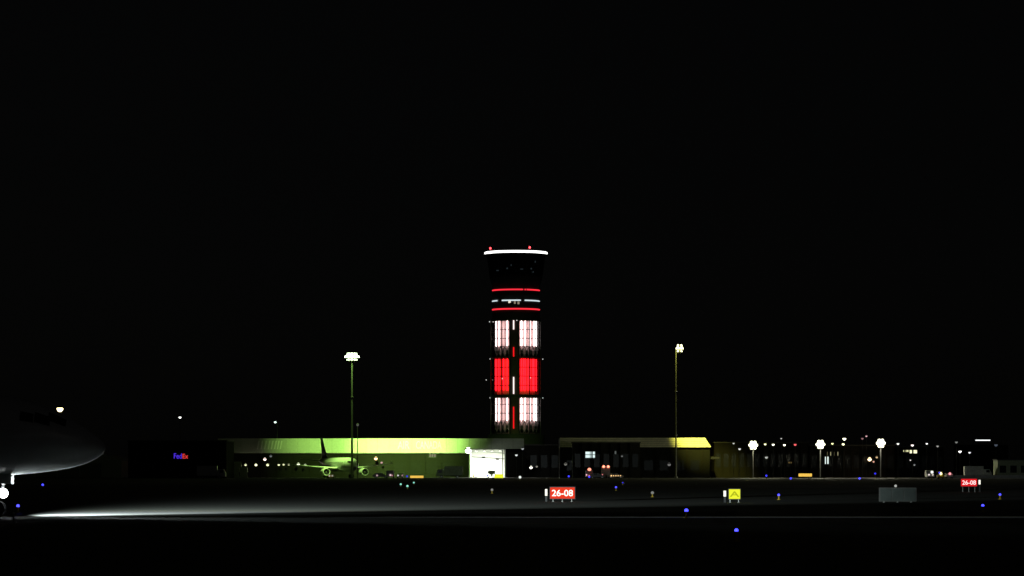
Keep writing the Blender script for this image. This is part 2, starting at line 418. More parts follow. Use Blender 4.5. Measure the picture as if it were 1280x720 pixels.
    for zl, rr_ in ((1.72, .15), (1.12, .19)):
        h = MB().tube((.02, 0, zl), (.2, 0, zl), .08, rr_, 14).build('lamp_housing', M_alu, g)
        lens = glow('aircraft_lamp_lens', (.93, 1, 1), 8, False) if lit else M_glass
        b = MB().sphere((0, 0, 0), rr_ * 1.25, 14, 8)
        b.build('lamp_lens', lens, h, True, loc=(.26, 0, zl))
        if lit:
            light('SPOT', 'landing_light_beam', (.5, 0, zl), LAND, (.86, 1, .98), t, .12, 9, (60, 0, zl - .1), .9)
            light('SPOT', 'lamp_spill', (.5, 0, zl + .02), SPILL, (.86, 1, .98), t, .12, 170, (60, 0, zl - .5), 1.0)
    if lit:
        light('SPOT', 'added_side_spot', (.6, .3, 1.4), 5000, (.86, 1, .95), t, .12, 50, (40, 48, .2), 1.0)  # added spot with no lamp of its own, brightens the back-facing sign
        light('SPOT', 'added_side_spot', (.6, .35, 1.4), 330000, (.86, 1, .97), t, .12, 44, (22, 70, 0), 1.0)  # added strong spot, throws a white streak over the grass at left
        light('SPOT', 'added_side_spot', (.6, -.3, 1.4), 3000, (.86, 1, .95), t, .12, 60, (60, -26, .2), 1.0)  # added spot brightening the ground on the camera side
    bz = glow('beacon_red', (1, .04, .05), 6) if lit else M_glass
    MB().sphere((NG - 16.5, 0, 5.9), .14).build('beacon', bz, body, True)
    MB().sphere((NG - 14.2, 0, 1.9), .14).build('beacon', bz, body, True)
    return t
LAND, SPILL = 60000, 90
build_airliner((X(-3, 152), 152, .012), 0, 'dark airliner at the left edge, lamps on its nose gear lit', M_navy, True)
th = math.atan2(-.94, .335)
pn = P(439, 588, 922); build_airliner((pn.x, pn.y, .012), th, 'white airliner with dark tail parked on the apron left of the tower', M_navy, False)

# ------------------------------------------------------------------ high mast lights
def mast(px, py, d, label, col, power, aim, nheads, emis, poled=.36, side=0.0, head=1.6, spot=110, extra=None, halo=2000):
    top = Z(py, d); t = thing('high_mast_light', (X(px - side, d), d, 0), label, 'light mast')
    MB().lathe([(.55, 0), (.55, .5), (poled, .55), (poled * .45, top - .6), (.01, top - .55)], 12).build('pole', M_pole2, t, True)
    for zz in (.33, .67):
        MB().torus((0, 0, top * zz), poled * .75, .16, 14, 6).build('collar', M_steel, t)
    ox = M_(side, d)
    ring = MB().torus((ox, 0, top - .5), head * .62, .09, 20, 6).tube((ox - head * .62, 0, top - .5), (ox + head * .62, 0, top - .5), .07).tube((0, 0, top - .5), (ox, 0, top - .5), .1).build('head_frame', M_steel, t)
    lens = glow(label[:9] + '_lens', tuple(.5 + .5 * c for c in col), emis)
    m_ = max(2, nheads - 4)
    for tier, i, n_ in [(0, q, nheads) for q in range(2 * nheads)] + [(1, q, m_) for q in range(2 * m_)] + [(-1, q, m_) for q in range(2 * m_)]:
        a = R(-90 + 180 * (i + .5) / n_); rr = head * (.85 - .28 * abs(tier))
        c = Vector((ox + rr * math.sin(a), -rr * math.cos(a), top + tier * .75))
        h = MB().box((-.36, -.12, -.34), (.36, .22, .34)).box((-.05, .2, -.6), (.05, .3, 0)).build('floodlight', M_dark, t, loc=c, rot=(R(-14), 0, a))
        MB().box((-.32, -.15, -.3), (.32, -.123, .3)).build('lens', lens, h)
    light('SPOT', 'floodlight_beam', (ox, head + .6, top), power, col, t, .8, spot, Vector(aim) - t.location, 1.0)
    for e_ in extra or (): light('SPOT', 'floodlight_beam', (ox - .5, head + .6, top), e_[0], col, t, .8, e_[2], Vector(e_[1]) - t.location, 1.0)
    light('POINT', 'lamp_light', (ox, -head - .8, top), halo, col, t, .8)
    return t
mast(440, 446, 905, 'tall floodlight mast with a bright yellow-green head left of the tower', (.52, 1, .18), 480000, P(468, 552, 990), 9, 5, spot=46, head=2.2, extra=((160000, P(422, 572, 927), 34), (1150000, P(505, 552, 990), 28)), halo=3000)
mast(849.5, 435.5, 925, 'tall slim floodlight mast in front of the yellow lit roof', (1, .98, .16), 300000, P(876, 550, 965), 4, 4, .26, side=4.5, head=1.0, spot=25)

# ------------------------------------------------------------------ buildings
def panels(t, x0, x1, z0, z1, y0, y1, n, m, name='fascia_panel', end=0.0):
    w = (x1 - x0) / n
    for i in range(n):
        a, b = x0 + i * w + .02, x0 + (i + 1) * w - .02
        e = end if i == n - 1 else 0
        MB().quadbox([(a, y0, z0), (b, y0, z0), (b, y0 + .3, z0), (a, y0 + .3, z0), (a, y1, z1), (b - e, y1, z1), (b - e, y1 + .3, z1), (a, y1 + .3, z1)]).build(name, m, t)
def cargo_hall():
    d = 990.0; x0, x1 = X(272, d), X(655, d); e, tp = Z(565.3, d), Z(548, d)
    t = thing('cargo_hall', (0, d, 0), 'long cargo hall with a pale sloping fascia lit green beneath the mast', 'building')
    hx0, hx1 = X(588, d), X(630.5, d)                                   # the open, lit bay
    hz = Z(561.5, d)
    for a, b in ((x0, hx0 - .4), (hx1 + .4, x1)):
        MB().box((a, 0, 0), (b, .5, e)).build('wall', M_bwall, t)
    MB().box((x0, 40, 0), (x1, 40.5, tp)).build('rear_wall', M_bwall, t)
    for xx in (x0 - .5, x1): MB().box((xx, 0, 0), (xx + .5, 40.5, e)).build('end_wall', M_bwall, t)
    MB().box((x0, 1.7, tp - .35), (x1, 41, tp - .1)).build('roof', M_roof, t)
    panels(t, x0, hx0 - .4, e, tp, -1.1, .9, 22, M_fascia)
    panels(t, hx0 - .36, x1, hz + .1, tp, -.9, .9, 5, M_fascia)
    MB().box((x0, -1.12, e - .26), (hx0 - .4, -.7, e - .02)).build('gutter', M_pale, t)
    for i in range(14):                                                 # dock doors and piers
        a = x0 + 4 + i * 5.0
        if a + 4 > hx0 - 1: break
        dr = MB().box((a, -.06, .9), (a + 3.4, -.01, 4.6)).build('dock_door', M_dwall, t)
        for j in range(4): MB().box((a + .05, -.1, 1.0 + j * .9), (a + 3.35, -.062, 1.82 + j * .9)).build('door_slat', mat('door_slat_paint', (.014, .013, .012), .9, spec=.05), dr)
        MB().box((a - .9, -.35, 0), (a - .5, -.01, e - .3)).build('pier', M_bwall, t)
    # lettering and slanted marks on the fascia
    sl = math.atan2(2.0, tp - e); ym = lambda zz: -1.1 + 2.0 * (zz - e) / (tp - e)
    zc = (e + tp) / 2 + .1; hgt = (tp - e) * .62
    for body, p0, p1 in (('AIR', 497, 512), ('CANADA', 520, 552)):
        text(body, hgt, M_(p1 - p0, d), .12, M_letter, t, (X((p0 + p1) / 2, d), ym(zc) - .1, zc), (-sl, 0, 0))
    for px in (322, 326.5, 331, 335.5, 339.5, 343.5, 347, 350.5):
        a = X(px - .9, d); w = M_(1.7, d); sh = M_(1.7, d)
        z0, z1 = zc - hgt / 2, zc + hgt / 2
        MB().quadbox([(a, ym(z0) - .16, z0), (a + w, ym(z0) - .16, z0), (a + w, ym(z0) - .04, z0), (a, ym(z0) - .04, z0), (a + sh, ym(z1) - .16, z1), (a + sh + w, ym(z1) - .16, z1), (a + sh + w, ym(z1) - .04, z1), (a + sh, ym(z1) - .04, z1)]).build('slanted_mark', M_letter, t)
    # the lit bay
    M_in = mat('bay_lining', (.78, .80, .76), .8, vary=.05)
    MB().box((hx0 - .4, .05, 0), (hx0, 22, hz)).build('bay_side_wall', M_in, t)
    MB().box((hx1, .05, 0), (hx1 + .4, 22, hz)).build('bay_side_wall', M_in, t)
    MB().box((hx0, 21.6, 0), (hx1, 22, hz)).build('bay_back_wall', M_in, t)
    MB().box((hx0, .05, hz - .2), (hx1, 22, hz)).build('bay_ceiling', M_in, t)
    MB().quadbox([(hx0, .2, Z(571.3, d)), (hx1, .2, Z(574, d)), (hx1, .5, Z(574, d)), (hx0, .5, Z(571.3, d)), (hx0, .2, Z(570.5, d)), (hx1, .2, Z(573.2, d)), (hx1, .5, Z(573.2, d)), (hx0, .5, Z(570.5, d))]).build('bay_beam', M_dark, t)
    MB().quadbox([(X(608, d), .2, Z(565, d)), (hx1, .2, Z(566.8, d)), (hx1, .4, Z(566.8, d)), (X(608, d), .4, Z(565, d)), (X(608, d), .2, Z(564.6, d)), (hx1, .2, Z(566.2, d)), (hx1, .4, Z(566.2, d)), (X(608, d), .4, Z(564.6, d))]).build('bay_beam', M_dark, t)
    for px, py in ((604.5, 571.8), (622, 573.8)):
        MB().box((X(px - 2, d), .1, Z(py + 1, d)), (X(px + 2, d), .6, Z(py - 1, d))).build('hoist', M_dark, t)
    MB().box((X(627.8, d), .1, 0), (X(629, d), .4, hz - .3)).build('bay_post', M_dark, t)
    for px in (595, 605, 615, 625):
        f_ = MB().box((X(px - 1.5, d), 5, hz - .5), (X(px + 1.5, d), 7, hz - .25)).build('bay_lamp', M_dark, t)
        MB().box((X(px - 1.3, d), 5.1, hz - .53), (X(px + 1.3, d), 6.9, hz - .505)).build('diffuser', glow('bay_diffuser', (1, 1, .93), 12), f_)
    light('AREA', 'bay_light', ((hx0 + hx1) / 2, 9, hz - .7), 9000, (.97, 1, .86), t, 8.0, aim=((hx0 + hx1) / 2, 9, 0))
cargo_hall()

def roofed_hall():
    d = 962.0; x0, x1 = X(700, d), X(889, d); e, tp = Z(559, d), Z(547, d)
    t = thing('terminal_wing', (0, d, 0), 'dark hall with a ribbed mansard roof lit yellow at its right end', 'building')
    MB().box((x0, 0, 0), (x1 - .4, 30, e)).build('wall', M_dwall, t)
    MB().box((x0, .95, e), (x1 - M_(7, d), 29, tp - .05)).build('roof', M_roof, t)
    n = 5
    for i in range(n):                                                  # long horizontal roof boards
        a, b = i / n, (i + 1) / n - .02
        za, zb = e + (tp - e) * a, e + (tp - e) * b
        ea, eb = M_(7.5, d) * a, M_(7.5, d) * b
        MB().quadbox([(x0, -.9 + 1.8 * a, za), (x1 - ea, -.9 + 1.8 * a, za), (x1 - ea, -.6 + 1.8 * a, za), (x0, -.6 + 1.8 * a, za),
                      (x0, -.9 + 1.8 * b - .06, zb), (x1 - eb, -.9 + 1.8 * b - .06, zb), (x1 - eb, -.6 + 1.8 * b, zb), (x0, -.6 + 1.8 * b, zb)]).build('roof_board', mat('cream_roof_board', (.55, .52, .40), .6), t)
    for i in range(9):
        a = x0 + 2 + i * 4.6
        MB().box((a, -.05, 2.2), (a + 2.6, -.01, 5.2)).build('window', M_glass, t)
        MB().box((a + 3.3, -.25, 0), (a + 3.7, -.01, e - .1)).build('pier', M_bwall, t)
roofed_hall()

def plain_building(name, px0, px1, pytop, d, label, wall, depth=20, bays=6, lit=(), parapet=.5, roofm=None):
    x0, x1, tp = X(px0, d), X(px1, d), Z(pytop, d)
    t = thing(name, (0, d, 0), label, 'building')
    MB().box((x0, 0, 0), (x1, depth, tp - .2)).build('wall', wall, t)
    MB().box((x0 - .25, -.25, tp - .2), (x1 + .25, depth + .25, tp + .15)).build('roof', roofm or M_roof, t)
    w = (x1 - x0) / bays
    for i in range(bays):
        a = x0 + i * w
        MB().box((a + w * .2, -.06, tp * .30), (a + w * .8, -.01, tp * .68)).build('window', M_glass, t)
        if i: MB().box((a - .2, -.22, 0), (a + .2, -.01, tp - .22)).build('pier', wall, t)
    return t
def arched_hangar():
    d = 1010.0; x0, x1 = X(-60, d), X(152, d); t = thing('arched_hangar', (0, d, 0), 'dim pale hangar with a low curved roof behind the airliner at left', 'building')
    ev, top = Z(576, d), Z(561.5, d); n = 14
    pr = []
    for i in range(n + 1):
        u = i / n; pr.append((x0 + (x1 - x0) * u, ev + (top - ev) * (1 - abs(2 * u - 1) ** 3.2)))
    ring = lambda y: [(x0, y, 0)] + [(a, y, b) for a, b in pr] + [(x1, y, 0)]
    MB().loft([ring(0), ring(35)]).build('shell', mat('hangar_shell', (.30, .30, .29), .7), t)
    for i in range(6):
        a = x0 + 5 + i * 7.0
        MB().box((a, -.08, 0), (a + 6.6, -.01, ev - .8)).build('door_leaf', M_grey, t)
arched_hangar()

def freight_depot():
    d = 905.0
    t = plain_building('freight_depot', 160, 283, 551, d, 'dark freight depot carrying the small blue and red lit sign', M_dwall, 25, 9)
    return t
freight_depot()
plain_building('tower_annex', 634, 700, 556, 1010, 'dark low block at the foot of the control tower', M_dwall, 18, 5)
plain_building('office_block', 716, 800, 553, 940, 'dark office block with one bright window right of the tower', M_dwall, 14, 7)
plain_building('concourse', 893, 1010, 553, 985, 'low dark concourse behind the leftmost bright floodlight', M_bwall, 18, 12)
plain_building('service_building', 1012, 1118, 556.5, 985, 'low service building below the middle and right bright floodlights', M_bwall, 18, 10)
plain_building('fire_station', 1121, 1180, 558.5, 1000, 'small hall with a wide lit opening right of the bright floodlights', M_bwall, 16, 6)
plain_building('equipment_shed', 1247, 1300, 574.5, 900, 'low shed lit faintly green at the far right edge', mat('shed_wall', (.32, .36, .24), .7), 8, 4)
MB_k = MB().box((X(1178, 895), -.3, 0), (X(1310, 895), .3, .9))
wallk = tag(MB_k.build('concrete_barrier', M_pale, loc=(0, 895, 0)), 'long low pale barrier along the apron edge at far right', 'barrier')

# lit openings on the buildings are parts of them
byname = {o['label']: o for o in C.objects if o.parent is None and 'label' in o}
def B(lbl): return next(o for l, o in byname.items() if lbl in l)
def opening(lbl, px0, px1, py0, py1, d, col, st, name='lit_window', cols=1, rows=1, lab=None):
    t = B(lbl); g = glow('lit_%d_%d' % (px0, py0), col, st, True)
    x0, x1, z1, z0 = X(px0, d), X(px1, d), Z(py0, d), Z(py1, d)
    fr = MB().box((x0 - .12, -.14, z0 - .12), (x1 + .12, -.065, z1 + .12)).build(name, M_dark, t)
    if lab: fr['label'] = lab
    w, h = (x1 - x0) / cols, (z1 - z0) / rows
    for i in range(cols):
        for j in range(rows):
            MB().box((x0 + i * w + .09, -.19, z0 + j * h + .09), (x0 + (i + 1) * w - .09, -.143, z0 + (j + 1) * h - .09)).build('pane', g, fr)
opening('one bright window', 731.5, 744, 564.2, 572.6, 940, (.80, 1, .98), 1.0, 'lit_window', 2, 2, 'bright bluish white four-pane window')
opening('one bright window', 768, 770.6, 563.5, 568, 940, (.7, .8, .75), .13, 'lit_window', 1, 1)
opening('middle and right', 1030.8, 1036, 570.5, 580.3, 985, (.85, 1, .95), 1.0, 'lit_door', 1, 1, 'tall white lit doorway')
opening('wide lit opening', 1128.8, 1136, 562.2, 565.2, 1000, (1, .98, .55), .75, 'lit_window', 2, 1, 'wide pale yellow lit window')
opening('wide lit opening', 1136.6, 1146.5, 562.2, 567, 1000, (1, 1, .62), 1.1, 'lit_window', 2, 1, 'wide pale yellow lit window')
for px in (1033, 1037.5, 1042.5, 1046.5):
    opening('middle and right', px, px + 1.6, 564.5, 569.8, 985, (1, .95, .5), .35, 'lit_window', 1, 1)
opening('leftmost bright', 985, 991, 577, 579.5, 985, (1, .7, .25), .10, 'lit_window', 2, 1)
opening('leftmost bright', 889, 899, 571.5, 573.5, 985, (.9, .85, .3), .06, 'lit_window', 3, 1)
opening('beneath the mast', 536.5, 545, 567.3, 571.5, 990, (1, .85, .6), .22, 'lit_window', 3, 1)

# FedEx style lit letters: a sign of its own on the depot wall
d_ = 904.5
sg = thing('lit_sign', (X(227, d_), d_, Z(570, d_)), 'small lit sign in blue and red letters on the dark depot', 'sign')
MB().box((-2.3, .1, -.95), (2.3, .3, .95)).build('backing', M_dark, sg)
text('Fed', 1.5, 2.2, .1, glow('sign_blue', (.10, .04, 1), .75), sg, (-1.05, 0, 0))
text('Ex', 1.3, 1.55, .1, glow('sign_red', (1, .06, .05), .85), sg, (1.05, 0, -.05))

# distant lit strip on a roof frame
d_ = 1500.0
t = thing('rooftop_sign', (X(1228, d_), d_, 0), 'thin white lit strip on a dark building at far right', 'building')
MB().box((-12, 0, 0), (12, 10, Z(556, d_))).build('wall', M_dwall, t)
MB().box((-4, .5, Z(556, d_)), (-3.6, .9, Z(549, d_))).build('post', M_dark, t)
MB().box((3.6, .5, Z(556, d_)), (4, .9, Z(549, d_))).build('post', M_dark, t)
MB().box((X(1219.5, d_) - X(1228, d_), .2, Z(550.9, d_)), (X(1238, d_) - X(1228, d_), .45, Z(549.7, d_))).build('light_strip', glow('strip_white', (.95, .97, 1), 1.6), t)

# ------------------------------------------------------------------ smaller lamps
def lamp_post(px, py, d, label, col, st, r=.4, cat='street lamp', power=0, arm=0.0, group=None, pole=.12):
    top = Z(py, d); t = thing('lamp_post', (X(px, d) + arm, d, 0), label, cat, group)
    MB().tube((0, 0, 0), (0, 0, top - r * .4), pole, pole * .55, 8).build('pole', M_pole, t)
    if arm: MB().tube((0, 0, top - .1), (-arm, 0, top), .06, .05, 6).build('arm', M_steel, t)
    h = MB().lathe([(r * 1.15, r * .25), (r * 1.15, r * .5), (.05, r * 1.15)], 14).build('lamp_hood', M_dark, t, loc=(-arm, 0, top))
    MB().sphere((0, 0, 0), r, 14, 8).build('globe', glow('lamp_%d_%d' % (px, py), col, st), h, True)
    if power: light('POINT', 'lamp_light', (-arm, -r - .3, top), power, col, t, .4)
    return t
def wall_lamp(px, py, d, label, col, st, r=.25, group=None, power=0):
    t = thing('wall_lamp', (X(px, d), d, Z(py, d)), label, 'lamp', group)
    MB().box((-r * .4, 0, -r * .5), (r * .4, .35 + r, r * .5)).build('bracket', M_dark, t)
    h = MB().lathe([(r * 1.1, r * .2), (r * 1.1, r * .45), (.03, r * 1.1)], 12).build('hood', M_dark, t)
    MB().sphere((0, 0, 0), r, 12, 7).build('globe', glow('wlamp_%d_%d' % (px, py), col, st), h, True)
    if power: light('POINT', 'lamp_light', (0, -r - .3, 0), power, col, t, .3)
    return t
def flood_cluster(px, py, d, label, col):
    top = Z(py, d); t = thing('floodlight_post', (X(px, d), d, 0), label, 'floodlight')
    MB().tube((0, .3, 0), (0, .3, top + 1), .17, .12, 8).build('pole', M_pole, t)
    MB().box((-1.3, .12, top - .06), (1.3, .2, top + .06)).build('crossbar', M_pole, t)
    g = glow('flood_%d' % px, col, 4)
    for i in range(7):
        a = R(60 * i); rr = 0 if i == 6 else .92
        c = (rr * math.cos(a), 0, top + rr * math.sin(a))
        h = MB().tube((c[0], .12, c[2]), (c[0], -.16, c[2]), .3, .47, 14).build('floodlight', M_dark, t)
        MB().tube((c[0], -.165, c[2]), (c[0], -.2, c[2]), .44, .40, 14).build('lens', g, h)
    light('POINT', 'lamp_light', (0, -.9, top), 9000, col, t, .6)
YG = (.95, 1, .55)
lamp_post(75, 511, 1080, 'warm yellow apron lamp on a pole at far left', (1, .85, .42), 9, 1.0, arm=.7, pole=.3)
lamp_post(225, 521.5, 1080, 'small white apron lamp above the blue and red sign', (.95, .95, .9), 3, .42)
lamp_post(344, 527.5, 1080, 'small greenish white lamp left of the bright mast', (.75, 1, .88), 3, .38, arm=.7)
lamp_post(447, 531, 918, 'unlit slim lamp pole beside the bright mast', (.8, .8, .75), .12, .4, pole=.16)  # lamp is off; a faint glow is put into its globe
for px, py, w, c in ((941.5, 556.5, 'leftmost', (1, 1, .62)), (1025.5, 555.5, 'middle', (1, .98, .70)), (1101, 554, 'rightmost', (1, .97, .72))):
    flood_cluster(px, py, 930, '%s of three very bright low floodlights right of the tower' % w, c)
for px, py, lab, c, s, r in (
        (956.5, 555, 'first small lamp right of the leftmost bright floodlight', (1, 1, .5), 2, .36),
        (966.5, 555.5, 'second small lamp right of the leftmost bright floodlight', (1, 1, .75), 3, .38),
        (980.5, 556, 'third small lamp right of the leftmost bright floodlight', (1, 1, .72), 3, .38),
        (994, 555.5, 'small red lamp left of the middle bright floodlight', (1, .15, .15), 1.2, .4),
        (1040.5, 554.3, 'small lamp touching the right of the middle bright floodlight', (1, 1, .5), 1.5, .36),
        (1055.5, 548.3, 'upper of two lamps between the middle and right floodlights', (1, 1, .72), 4, .5),
        (1054, 555, 'lower of two lamps between the middle and right floodlights', (1, 1, .55), 3, .38),
        (976.6, 548, 'faint small lamp high above the concourse', (.9, .9, .85), .8, .24),
        (1083, 545, 'faint pink lamp upper left of the rightmost bright floodlight', (1, .6, .65), .9, .3),
        (1078, 548, 'dim pink lamp left of the rightmost bright floodlight', (1, .5, .55), .35, .35),
        (1122.5, 554.5, 'small white lamp just right of the rightmost bright floodlight', (1, 1, .95), 1.2, .4),
        (1140.5, 556.3, 'pinkish white lamp above the wide lit opening', (1, .85, .85), 2.0, .42),
        (1158.5, 554.4, 'white lamp right of the pinkish one above the small hall', (1, 1, 1), 1.5, .32),
        (1172, 557.5, 'faint lamp at the right end of the small hall', (.9, .9, .85), .45, .35),
        (1195.5, 552.5, 'dim flat lamp left of the thin lit strip', (.8, .85, .8), .25, .4),
        (1200, 564.2, 'larger of two white lamps at far right', (1, 1, 1), 2.5, .45),
        (1212, 565.5, 'smaller of two white lamps at far right', (.95, .97, 1), 1.1, .36),
        (1245, 556, 'very faint lamp right of the thin lit strip', (.5, .6, .8), .12, .5),
        (653.3, 560.7, 'faint lamp at the foot of the tower', (.8, .85, .85), .4, .4),
        (645.5, 568.6, 'dim white lamp beside the lit bay, below the tower', (.95, 1, 1), .8, .4),
        (783, 576.5, 'white lamp with a short mast right of the red lights', (.9, 1, 1), 1.6, .48),
        (917, 554, 'faint lamp left of the leftmost bright floodlight', (.9, .95, .85), .7, .3),
        (924.5, 561, 'dim white lamp just below left of the leftmost bright floodlight', (1, 1, .95), .9, .38),
        (958, 571.5, 'dim lamp below right of the leftmost bright floodlight', (.95, 1, .9), .5, .45)):
    lamp_post(px, py, 960, lab, c, s, r, 'lamp', pole=.07)
for px, py, d, lab, c, s, r, pw in (
        (291, 581.5, 986, 'first dock lamp from the left under the cargo hall fascia', YG, 1.6, .4, 40),
        (307, 581, 986, 'second dock lamp from the left under the cargo hall fascia', YG, 1.3, .36, 0),
        (320, 581, 986, 'third dock lamp from the left under the cargo hall fascia', YG, 2.2, .42, 40),
        (334.5, 581, 986, 'fourth dock lamp from the left under the cargo hall fascia', YG, 1.8, .4, 0),
        (348.5, 580.8, 986, 'fifth dock lamp from the left under the cargo hall fascia', YG, 1.3, .36, 40),
        (354.5, 580.5, 986, 'sixth dock lamp from the left under the cargo hall fascia', YG, 1.1, .34, 0),
        (361, 580.5, 986, 'seventh dock lamp from the left under the cargo hall fascia', YG, .8, .34, 0),
        (373, 580.3, 986, 'eighth dock lamp from the left under the cargo hall fascia', (.85, 1, .6), 2.0, .46, 40),
        (381.5, 581, 986, 'ninth dock lamp from the left, nearest the parked airliner tail', (.85, 1, .6), .8, .36, 0),
        (331, 574, 986, 'warm white lamp above the row of dock lamps', (1, .78, .68), 2.6, .46, 50),
        (338.5, 570, 986, 'faint grey lamp above the row of dock lamps', (.7, .8, .75), .2, .4, 0),
        (469.8, 573, 986, 'orange lamp on the cargo hall wall right of the airliner nose', (1, .62, .32), 3.2, .52, 120),
        (477, 578, 986, 'small pink lamp below the orange lamp', (1, .55, .6), .7, .36, 0),
        (585.3, 563, 983, 'bright white lamp at the upper left corner of the lit bay', (.9, 1, .86), 5, .95, 1500),
        (1087, 574, 980, 'orange lamp below the rightmost bright floodlight', (1, .74, .42), 4, .58, 500),
        (1092, 577, 980, 'small reddish lamp beside the orange lamp at right', (1, .5, .35), .9, .3, 0),
        (1096, 571.5, 980, 'small amber lamp above the reddish lamp at right', (1, .7, .35), .7, .36, 0),
        (1138, 575, 995, 'small white lamp under the wide lit opening', (1, .95, .9), .9, .26, 0),
        (1143, 581, 995, 'faint lamp low on the small hall', (.8, .85, .85), .35, .3, 0),
        (663.8, 584.3, 1005, 'white flood lamp low on the block at the tower foot', (1, .98, .85), 2.2, .5, 500),
        (671, 583, 1005, 'faint lamp beside the low white flood lamp', (.8, .78, .65), .3, .35, 0),
        (707, 580, 938, 'faint grey lamp left of the bright four-pane window', (.75, .75, .65), .22, .45, 0),
        (777.5, 570, 938, 'faint lamp right of the bright four-pane window', (.75, .8, .78), .2, .3, 0),
        (836.5, 580.5, 960, 'faint grey lamp below the left end of the yellow roof', (.7, .7, .68), .22, .5, 0)):
    wall_lamp(px, py, d, lab, c, s, r, power=pw)

# ------------------------------------------------------------------ service vehicles on the apron
def vehicle(px, d, rz, label, cat, kind, lamps=()):
    t = thing({'van': 'service_van', 'truck': 'box_truck', 'tug': 'baggage_tug', 'car': 'service_car'}[kind], (X(px, d), d, .005), label, cat, None, rz)
    L, W = {'van': (5.2, 2.0), 'truck': (7.5, 2.4), 'tug': (3.0, 1.6), 'car': (4.4, 1.8)}[kind]
    paint = M_yellow if kind == 'tug' else M_truckw
    def prof(pts, w, name, m, par=t):
        r = lambda y: [(a, y, b) for a, b in pts]
        return MB().loft([r(-w / 2), r(w / 2)]).build(name, m, par)
    if kind == 'truck':
        prof([(-L / 2, .8), (L * .2, .8), (L * .2, 3.4), (-L / 2, 3.4)], W, 'cargo_body', M_truckw)
        prof([(L * .22, .5), (L / 2, .5), (L / 2, 1.5), (L * .43, 2.5), (L * .22, 2.5)], W * .95, 'cab', paint)
        prof([(-L / 2, .55), (L * .22, .55), (L * .22, .78), (-L / 2, .78)], W * .5, 'chassis', M_dark)
    elif kind == 'van':
        prof([(-L / 2, .4), (L / 2, .4), (L / 2, 1.1), (L * .33, 1.25), (L * .2, 2.1), (-L / 2, 2.2)], W, 'body', paint)
    elif kind == 'car':
        prof([(-L / 2, .35), (L / 2, .35), (L / 2, .8), (L * .25, .95), (L * .08, 1.45), (-L * .3, 1.45), (-L / 2, 1.0)], W, 'body', paint)
    else:
        prof([(-L / 2, .3), (L / 2, .3), (L / 2, 1.0), (L * .05, 1.05), (L * .0, .75), (-L / 2, .75)], W, 'body', paint)
        prof([(-L * .3, 1.85), (L * .05, 1.85), (L * .05, 1.93), (-L * .3, 1.93)], W, 'canopy', paint)
        for sx in (-L * .28, L * .03):
            MB().tube((sx, -W * .45, .75), (sx, -W * .45, 1.85), .04, n=6).build('canopy_post', M_dark, t)
            MB().tube((sx, W * .45, .75), (sx, W * .45, 1.85), .04, n=6).build('canopy_post', M_dark, t)
    if kind != 'tug':
        h0, h1 = {'truck': (1.6, 2.3), 'van': (1.35, 2.0), 'car': (1.0, 1.38)}[kind]
        xa = {'truck': L * .3, 'van': L * .1, 'car': -L * .22}[kind]
        for sy in (-1, 1):
            MB().box((xa, sy * (W / 2 - (.06 if kind == 'truck' else 0)), h0), (xa + .9, sy * (W / 2 + .012), h1)).build('side_window', M_glass, t)
    wr = .45 if kind == 'truck' else .33
    for sx in (-L * .3, L * .3):
        for sy in (-1, 1):
            w_ = wheel(MB(), (sx, sy * W * .43, wr), wr, .25).build('wheel', M_rubber, t)
            wheel(MB(), (sx, sy * (W * .43 + .13), wr), wr * .5, .02).build('rim', M_alu, w_)
    for x, y, z, r, c, s, nm in lamps:
        MB().sphere((x, y, z), r, 10, 6).build(nm, glow('veh_%d_%d_%d' % (int(px), int(x * 10), int(y * 10 + z * 100)), c, s), t, True)
    return t
WH, RD, AM = (1, .97, .85), (1, .07, .07), (1, .62, .25)
toR = 0.0; toC = R(-90); away = R(90)
vehicle(592, 925, toC, 'yellow tug with headlights on in front of the lit bay, left one', 'tug', 'tug', [(1.55, -.5, .75, .32, (.9, 1, .8), 6, 'headlight'), (1.55, .5, .75, .32, (.9, 1, .8), 6, 'headlight')])
vehicle(614.5, 925, toC, 'white van with headlights on in front of the lit bay, right one', 'van', 'van', [(2.65, -.75, .8, .36, (.9, 1, .8), 6, 'headlight'), (2.65, .75, .8, .36, (.9, 1, .8), 6, 'headlight')])
vehicle(736.5, 900, away, 'white van showing red tail lights below the bright four-pane window', 'van', 'van', [(-2.62, -.8, .95, .26, RD, 4, 'tail_light'), (-2.62, .8, .95, .2, (1, .5, .6), 1.2, 'tail_light'), (-2.3, 0, 2.4, .5, (1, .28, .18), 2.0, 'roof_beacon')])
vehicle(757, 925, away, 'box truck with two glowing red marker lights right of the window', 'truck', 'truck', [(-3.78, -.65, 3.3, .34, (1, .22, .13), 4, 'marker_light'), (-3.78, .65, 3.3, .34, (1, .22, .13), 4, 'marker_light'), (-3.78, -1.0, 1.0, .15, (1, .5, .6), .8, 'tail_light'), (-3.78, 1.0, 1.0, .15, (1, .3, .3), .8, 'tail_light')])
vehicle(769.5, 880, toR, 'low car with a row of amber side lights right of the red lights', 'car', 'car', [(-1.2 + i * .62, -.93, .75, .13 + .05 * (i == 0), AM, 1.6, 'side_light') for i in range(5)])
vehicle(746.5, 880, toR, 'white car with one red tail light between van and truck', 'car', 'car', [(-2.2, -.85, .8, .2, (1, .3, .3), .8, 'tail_light')])
vehicle(414, 905, toC, 'tug with pale lamps under the nose of the parked airliner', 'tug', 'tug', [(1.55, -.4, .7, .24, (1, 1, .8), .5, 'headlight'), (1.55, .4, .7, .24, (1, 1, .8), .35, 'headlight')])
vehicle(476, 900, toR, 'dark car with pink lights left of the warm lit wall', 'car', 'car', [(-1.0, -.93, .8, .22, (1, .7, .72), .5, 'side_light')])
